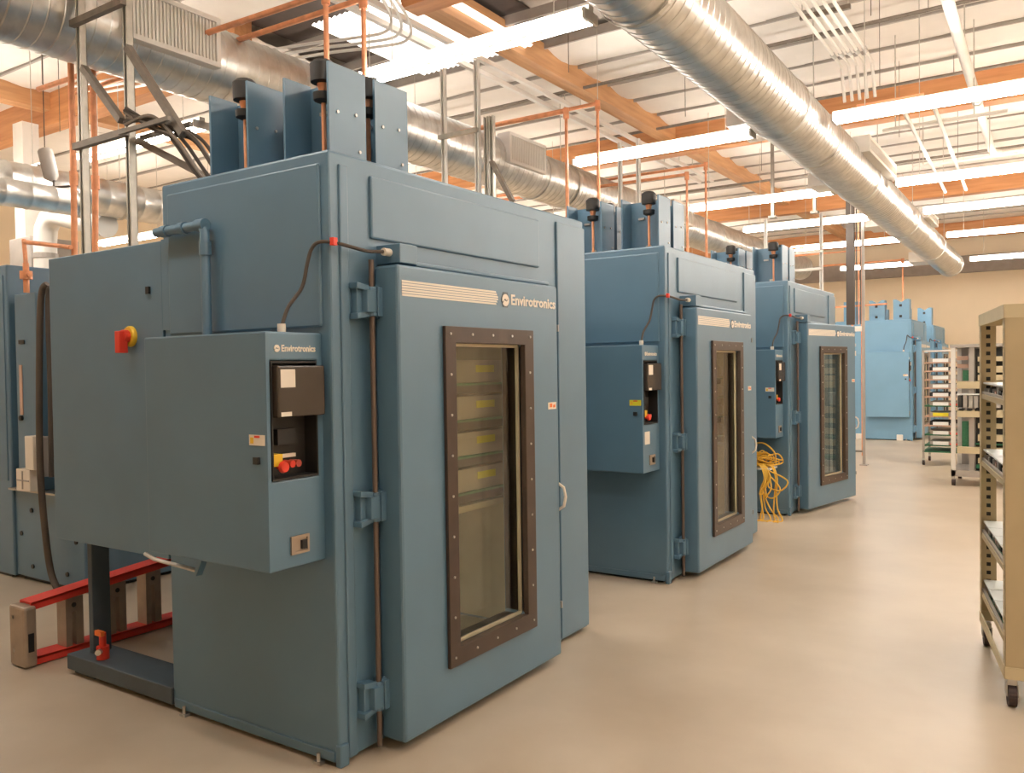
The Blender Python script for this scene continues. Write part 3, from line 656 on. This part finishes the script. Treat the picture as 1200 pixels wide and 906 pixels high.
for i, (y, z, lab) in enumerate(((6.6, 4.95, 'nearer dark gas pipe crossing under the foil ceiling'), (8.75, 4.95, 'farther dark gas pipe crossing under the foil ceiling'), (11.9, 4.7, 'dark pipe crossing the ceiling beyond the wooden girder'))):
    t = thing('ceiling_pipe', lab, 'pipe', (0, y, z))
    MB().cyl((-9, y, z), (8, y, z), .02, n=8).build('pipe', DSTRUT, t, smooth=True)
    for x in (-6, -1.2, 1.3, 4): MB().cyl((x, y, z), (x, y, 5.2), .004, n=5).build('hanger_rod', DSTRUT, t)
for i in range(3):
    t = thing('ceiling_conduit', 'thin pale conduit bending below the skylight, %s' % ['nearest the camera', 'middle one', 'farthest one'][i], 'conduit', (-3, 3, 4.5), group='bent conduits')
    d = .13*i
    MB().tube(spline([(-6, 2.3+d, 4.5), (-3.5, 2.85+d, 4.5), (-2.85, 3.05+d, 4.5), (-2.5, 3.15+d, 4.52), (-2.35, 3.0+d, 4.62), (-2.3, 2.6+d, 4.8), (-2.32, 2.2+d, 5.0)]), .014, n=7).build('pipe', WHITE, t, smooth=True)
WIRES = ['left of the aisle duct, nearest to it', 'just right of the parallel conduits', 'right of the parallel conduits, nearest the camera', 'over the second chamber roof edge', 'beside the thick pale pipe',
         'right of the duct, just before the wooden girder', 'left of the duct, beyond its nearest wire', 'beside the lengthwise wooden girder', 'left of the duct, past the cross girder', 'right of the duct, past the cross girder',
         'behind the nearest strut stand', 'behind the left copper uprights', 'near the far left elbow pipe']
for i, (x, y) in enumerate(((-.2, 5.2), (.9, 6.4), (1.15, 4.6), (-1.0, 6.2), (1.6, 7.6), (.75, 8.5), (-.7, 7.4), (-1.35, 4.3), (-1.1, 9.2), (1.2, 10.2), (-4.3, 2.0), (-5.4, 1.7), (-6.8, 2.6))):
    t = thing('hanger_wire', 'thin bare ceiling wire '+WIRES[i], 'wire', (x, y, 4.2), group='bare ceiling wires')
    MB().cyl((x, y, 4.25), (x, y, 5.2), .004, n=4).build('wire', DSTRUT, t)
for i, (a, b, lab) in enumerate((((-2.95, 2.2), (-3.05, 12), 'left white ceiling rail running lengthwise beside the wooden girder'), ((-2.72, 2.2), (-2.82, 12), 'right white ceiling rail running lengthwise beside the wooden girder'))):
    t = thing('ceiling_rail', lab, 'rail', (a[0], a[1], 4.85))
    MB().bar((a[0], a[1], 4.85), (b[0], b[1], 4.85), .05, .05).build('rail', WHITE, t)
    for k in range(3):
        q = .1+.4*k; x_, y_ = a[0]+(b[0]-a[0])*q, a[1]+(b[1]-a[1])*q
        MB().cyl((x_, y_, 4.87), (x_, y_, 5.2), .006, n=5).build('hanger_rod', STRUT, t)
t = thing('hung_frame', 'white hung pipe frame between the right hand strip lights', 'frame', (1.1, 7.6, 4.1))
for x in (.95, 1.22): MB().cyl((x+.1, 6.6, 4.1), (x-.05, 11.6, 4.1), .022, n=8).build('rail', WHITE, t, smooth=True)
for y in (7.6, 9.7): MB().cyl((.72, y, 4.13), (1.9, y, 4.13), .02, n=8).build('cross_bar', WHITE, t, smooth=True)
for x, y in ((.85, 7.6), (1.6, 7.6), (.85, 9.7), (1.6, 9.7)): MB().cyl((x, y, 4.13), (x, y, 5.2), .006, n=5).build('hanger_rod', STRUT, t)
t = thing('copper_branch', 'short copper branch pipe crossing above the hung white frame', 'pipe', (.7, 6.7, 4.25))
MB().tube([(.62, 6.75, 4.2), (1.24, 6.75, 4.2)], .014, n=8).build('pipe', COPPER, t, smooth=True)
for x in (.7, 1.2): MB().cyl((x, 6.75, 4.2), (x, 6.75, 5.2), .004, n=5).build('hanger_rod', STRUT, t)
for x, lab in ((-.98, 'dark drop rod above the third chamber, left one'), (-.42, 'dark drop rod above the third chamber, right one')):
    t = thing('drop_rod', lab, 'rod', (x, 9.3, 3.6)); MB().box(x-.02, x+.02, 9.28, 9.32, 3.62, 5.25).build('rod', DSTRUT, t); MB().box(x-.05, x+.05, 9.25, 9.35, 3.6, 3.63).build('foot', DSTRUT, t)
# junction box between far struts and pole with power drop
t = thing('strut_pole', 'slim grey floor pole with a side foot bar beyond the third chamber', 'pole', (-.2, 11.4, 0))
MB().box(-.235, -.195, 11.38, 11.42, 0, 3.9).build('pole', GREY, t)
MB().box(-.62, -.235, 11.39, 11.41, .2, .225).build('foot_bar', DSTRUT, t)
MB().box(-.27, -.16, 11.33, 11.47, 0, .012).build('base_plate', GREY, t)
t = thing('power_drop', 'brown power drop with a white strip and hanging plugs left of the grey pole', 'power drop', (-.5, 11.9, 2.1))
MB().box(-.56, -.44, 11.86, 11.94, 2.2, 5.0).build('column', CABLE, t)
for i in range(3): MB().cyl((-.40+.03*i, 11.86, 2.2), (-.40+.03*i, 11.86, 5.0), .009, n=6).build('cable', COPPER if i == 1 else CABLE, t, smooth=True)
MB().box(-.59, -.30, 11.84, 11.9, 2.09, 2.17).build('power_strip', WHITE, t, bevel=.005)
for x, z in ((-.53, 1.72), (-.49, 1.66), (-.45, 1.75)):
    k = MB().tube(spline([(x+.02, 11.85, 2.09), (x-.01, 11.84, 1.9), (x, 11.85, z)]), .01, n=6).build('cord', CABLE, t, smooth=True)
    MB().box(x-.03, x+.03, 11.82, 11.88, z-.05, z+.03).build('plug', PAPER if x > -.5 else YLAB, k)
t = thing('cord_coil', 'small hanging loop of orange and green cord beside the far machine', 'cord', (-.55, 12.0, .8))
MB().tube(spline([(-.56, 12, 1.5), (-.58, 12, .9), (-.62, 12, .5), (-.56, 12.02, .32), (-.48, 12, .5), (-.5, 11.98, .86), (-.56, 12, 1.5)]), .022, n=7).build('loop', ORANGE, t, smooth=True)
MB().tube(spline([(-.56, 12.03, 1.5), (-.54, 12.03, .8), (-.58, 12.03, .4), (-.52, 12.03, .5), (-.56, 12.03, 1.5)]), .016, n=7).build('loop', GREEN, t, smooth=True)
MB().cyl((-.56, 12, 1.5), (-.56, 12, 5.2), .005, n=5).build('hanger_wire', DSTRUT, t)

# ------------------------------------------------------------------ yellow cable tangle by the third chamber
t = thing('cable_shelf', 'small white shelf on the third chamber under yellow cables', 'shelf', (-.3, 6.3, .5))
MB().box(-.62, -.12, 6.18, 6.435, .50, .515).build('board', WHITE, t)
MB().prism([(6.435, .36), (6.435, .5), (6.25, .5)], 'x', -.4, -.385).build('bracket', WHITE, t)
t = thing('cable_tangle', 'tangled yellow cables heaped on the shelf and trailing to the floor', 'cable', (-.3, 6.28, .5))
for k in range(16):
    cx, cy = random.uniform(-.42, -.16), 6.28; P = []; a0 = random.uniform(0, 6.28); R_ = random.uniform(.07, .17)
    for i in range(9):
        a = a0+i*.8; P.append((cx+R_*1.2*math.cos(a), cy+.07*math.sin(a*1.3)+random.uniform(-.02, .02), .535+.075*(1+math.sin(a+k))*random.uniform(.4, 1)))
    MB().tube(spline(P, 5), .0075, n=6).build('strand', YCABLE, t, smooth=True)
MB().tube(spline([(-.45, 6.27, .56), (-.36, 6.26, .72), (-.22, 6.26, .77), (-.1, 6.26, .68), (-.08, 6.25, .56)]), .0075, n=6).build('strand', YCABLE, t, smooth=True)
for k in range(11):
    x = random.uniform(-.2, -.06); e = random.uniform(-.06, .09)*2
    low = 0.008 if k < 6 else random.uniform(.2, .33)
    P = [(x-.12, 6.27, .55), (x-.02, 6.2, .53), (x+.03, 6.15, .42), (x+random.uniform(-.05, .03), 6.15, .28+low*.2), (x+e*.4, 6.13, max(low, .12)), (x+e, 6.1, low)]
    if k < 6: P.append((x+e+random.uniform(-.15, .15), 6.0, .008))
    else: P += [(x+e+.05, 6.12, low+.1), (x, 6.18, .5)]
    MB().tube(spline(P, 5), .0075, n=6).build('strand', YCABLE, t, smooth=True)

# ------------------------------------------------------------------ carts and racks
def holed_flange(mb, axis, a, b0, b1, z0, z1, pitch=.047, th=.003):
    # sheet strip with real slots; axis 'x': sheet at x=a spanning y b0..b1, axis 'y': sheet at y=a spanning x
    def bx(c0, c1, q0, q1):
        if axis == 'x': mb.box(a, a+th, c0, c1, q0, q1)
        else: mb.box(c0, c1, a, a+th, q0, q1)
    w_ = (b1-b0); s0 = b0+w_*.40; s1 = b0+w_*.66
    bx(b0, s0, z0, z1); bx(s1, b1, z0, z1); z = z0
    while z < z1:
        bx(s0, s1, z, min(z+pitch*.55, z1)); z += pitch
LX, LY, HT = .66, .95, 1.83
t = thing('equipment_cart', 'tan slotted-post cart at the right edge loaded with white boards', 'cart', (2.17, 2.04, 0), org=(0, 0, 0), rz=math.radians(10.4))
for ix, x in enumerate((0, LX)):
    for iy, y in enumerate((0, LY)):
        sx = 1 if ix == 0 else -1; sy = 1 if iy == 0 else -1; mb = MB(); fw_ = .062
        holed_flange(mb, 'x', x if sx > 0 else x-.003, min(y, y+sy*fw_), max(y, y+sy*fw_), .13, HT)
        if iy == 1: holed_flange(mb, 'y', y-.003, min(x, x+sx*fw_*1.3), max(x, x+sx*fw_*1.3), .13, HT)
        else: mb.box(min(x, x+sx*fw_*1.5), max(x, x+sx*fw_*1.5), y, y+.003, .13, HT)
        mb.build('post', TAN, t)
        if sx > 0 and sy < 0: MB().box(x+.012, x+fw_*1.25, y+.006, y+.009, .14, HT-.01).build('slot_shade', DARK, t)  # dark strip painting the shaded inside of the post behind its slots
        cs = MB(); cs.box(x+sx*.03-.02, x+sx*.03+.02, y+sy*.03-.02, y+sy*.03+.02, .10, .13)
        cs.box(x+sx*.03-.024, x+sx*.03-.020, y+sy*.03-.03, y+sy*.03+.03, .05, .11); cs.box(x+sx*.03+.020, x+sx*.03+.024, y+sy*.03-.03, y+sy*.03+.03, .05, .11)
        cs = cs.build('caster', STEEL, t)
        MB().cyl((x+sx*.03-.017, y+sy*.03, .05), (x+sx*.03+.017, y+sy*.03, .05), .05, n=18).build('wheel', RUBBER, cs, smooth=True)
for z0, z1, nm in ((.13, .185, 'bottom_rail'), (HT-.055, HT, 'top_rail')):
    for x in (0, LX): MB().box(x-.004, x+.004, 0, LY, z0, z1).build(nm, TANL, t)
    for y in (0, LY): MB().box(0, LX, y-.004, y+.004, z0, z1).build(nm, TANL, t)
MB().box(-.004, LX+.004, -.004, LY+.004, HT, HT+.006).build('top_plate', TANL, t)
for z in (.33, .66, 1.06, 1.43):
    for x in (.004, LX-.03): MB().box(x, x+.026, .006, LY-.006, z-.055, z-.03).build('tray_support', TAN, t)
Rz = Matrix.Rotation(math.radians(10.4), 4, 'Z')
first = None
for z, wd in ((.33, 'lowest'), (.66, 'second lowest'), (1.06, 'third lowest'), (1.43, 'topmost')):
    lab = 'tray of white boards, %s on the tan cart at right edge' % wd
    p = Vector((2.17, 2.04, 0))+Rz @ Vector((0, 0, z-.03))
    if first is None:
        u = thing('board_tray', lab, 'tray', p, org=(0, 0, 0), rz=math.radians(10.4), group='trays on the tan cart')
        fr = MB(); fr.box(.01, .022, .006, LY-.006, 0, .014); fr.box(LX-.03, LX-.01, .006, LY-.006, 0, .035); fr.box(.022, LX-.03, .006, .018, 0, .03); fr.box(.022, LX-.03, LY-.018, LY-.006, 0, .03)
        fr.build('tray_rim', GREY, u)
        MB().box(.03, LX-.03, .06, LY-.1, -.03, .004).build('circuit_board', GREEN, u)
        for i in range(4):
            y0 = .04+i*.225; MB().box(.016, LX-.045, y0, y0+.215, .056, .064).build('white_board', BOARD, u)
        for i in range(10):
            y0 = .03+i*.088; MB().box(.032, .055+.02*(i % 2), y0, y0+.05, .004, .026+.008*(i % 3)).build('component', [DARK, GREY, PINK, STEEL][i % 4], u)
        mbx = MB()
        for i in range(12): mbx.box(.06+i*.045, .09+i*.045, .02, .05, .004, .045)
        mbx.build('connector_strip', GREY, u)
        for i in range(2): MB().box(.06+.4*i, .085+.4*i, .06, LY-.06, .004, .05).build('standoff', GREY, u)
        first = u
    else: dup(first, p, lab)

# grey and tan instrument rack on casters, mid distance
t = thing('instrument_rack', 'grey and tan instrument rack on casters beyond the tan cart', 'rack', (1.17, 9.6, 0))
X0, X1, Y0, Y1 = 1.17, 1.92, 9.6, 10.4
for x in (X0, X1-.05):
    for y in (Y0, Y1-.05):
        MB().box(x, x+.05, y, y+.05, .12, 1.76).build('post', WHITE if x == X0 else GREY, t)
        c = MB().box(x+.005, x+.045, y+.005, y+.045, .07, .12).build('caster', STEEL, t); MB().cyl((x+.005, y+.03, .045), (x+.045, y+.03, .045), .045, n=14).build('wheel', RUBBER, c, smooth=True)
MB().box(X0-.01, X1+.01, Y0-.01, Y1+.01, 1.76, 1.80).build('top_plate', GREY, t)
MB().box(X0, X1, Y0, Y1, .12, .20).build('base_tray', GREY, t)
MB().box(X0+.2, X0+.26, Y0+.02, Y0+.1, .2, 1.76).build('inner_post', GREY, t)
MB().box(X0+.05, X1-.05, Y1-.05, Y1-.02, .2, 1.76).build('back_panel', GREY, t)
MB().box(X0+.27, X1-.06, Y0+.1, Y1-.1, .2, 1.74).build('instrument_stack', DARK, t)
for z0, z1 in ((1.58, 1.64), (1.44, 1.52), (1.34, 1.41)): MB().box(X0+.30, X1-.05, Y0+.01, Y0+.1, z0, z1).build('blank_panel', TANL, t)
for z0, z1 in ((1.24, 1.33), (.88, .97), (.42, .50)): MB().box(X0+.07, X1-.1, Y0-.02, Y0+.1, z0, z1).build('tan_panel', TANL, t)
for z0, z1 in ((.74, .80), (.58, .66), (.30, .36)): MB().box(X0+.30, X1-.05, Y0+.01, Y0+.1, z0, z1).build('blank_panel', TANL, t)
MB().box(X0+.27, X1-.08, Y0, Y0+.2, .535, .55).build('circuit_board', GREEN, t)
MB().box(X0+.28, X1-.1, Y0-.01, Y0+.1, .24, .28).build('circuit_board', GREEN, t)
MB().box(X0+.07, X1-.2, Y0-.03, Y0+.2, 1.16, 1.175).build('white_shelf', BOARD, t)
for i in range(8):
    x = X0+.08+.06*i; MB().box(x, x+.045, Y0-.02, Y0+.15, 1.0, 1.15).build('module', [DARK, GREY, STEEL, GREY][i % 4], t)
for i in range(5): MB().box(X0+.09+.09*i, X0+.15+.09*i, Y0-.02, Y0+.1, .955, .985).build('module', DARK, t)
for z in (1.5, 1.6): MB().box(X0+.06, X0+.19, Y0+.1, Y0+.3, z, z+.05).build('module', PINK, t)
MB().box(X0+.13, X0+.2, Y0+.05, Y0+.2, 1.34, 1.47).build('module', GREEN, t)
MB().box(X0+.12, X0+.2, Y0+.05, Y0+.2, .5, .82).build('module', GREEN, t)

# tray trolley further back
t = thing('tray_trolley', 'grey trolley stacked with small trays in front of the light blue chamber', 'trolley', (.54, 11.8, 0))
X0, X1, Y0, Y1 = .55, 1.12, 11.8, 12.5
for x in (X0, X1-.03):
    for y in (Y0, Y1-.03):
        MB().box(x, x+.03, y, y+.03, .1, 1.76).build('post', GREY, t); c = MB().box(x, x+.03, y, y+.03, .06, .1).build('caster', STEEL, t)
        MB().cyl((x+.0, y+.015, .04), (x+.03, y+.015, .04), .04, n=12).build('wheel', RUBBER, c, smooth=True)
for z in (1.74, .2): MB().box(X0, X1, Y0, Y1, z, z+.02).build('deck', WHITE if z > 1 else GREEN, t)
zs = [1.56, 1.43, 1.30, 1.17, 1.04, .90, .74, .60, .46, .30]
names = ['first from the top', 'second from the top', 'third from the top', 'fourth from the top', 'fifth from the top', 'fifth from the bottom', 'fourth from the bottom', 'third from the bottom', 'second from the bottom', 'lowest']
for i, z in enumerate(zs):
    g = i in (5, 8, 9)
    u = thing('small_tray', 'small %s tray with white tag on the grey trolley, %s' % ('green' if g else 'pinkish', names[i]), 'tray', (.83, 12.1, z), group='trays on the grey trolley')
    MB().box(X0+.035, X1-.035, Y0-.02, Y1-.05, z, z+.02).build('tray', GREEN if g else PINK, u)
    MB().box(X0+.15, X0+.36, Y0-.03, Y0-.01, z+.02, z+.07).build('tag', BOARD if i != 6 else YLAB, u)
    MB().box(X0+.1, X1-.06, Y0+.02, Y1-.1, z+.02, z+.075).build('contents', [GREY, DARK, UNIT][i % 3], u)
    MB().box(X0+.38, X1-.06, Y0-.02, Y0+.01, z+.02, z+.05).build('connector', RED if i in (5, 8, 9) else GREY, u)
for i in range(len(zs)): MB().box(X0+.03, X0+.05, Y0, Y1, zs[i]-.012, zs[i]).build('tray_runner', GREY, t)
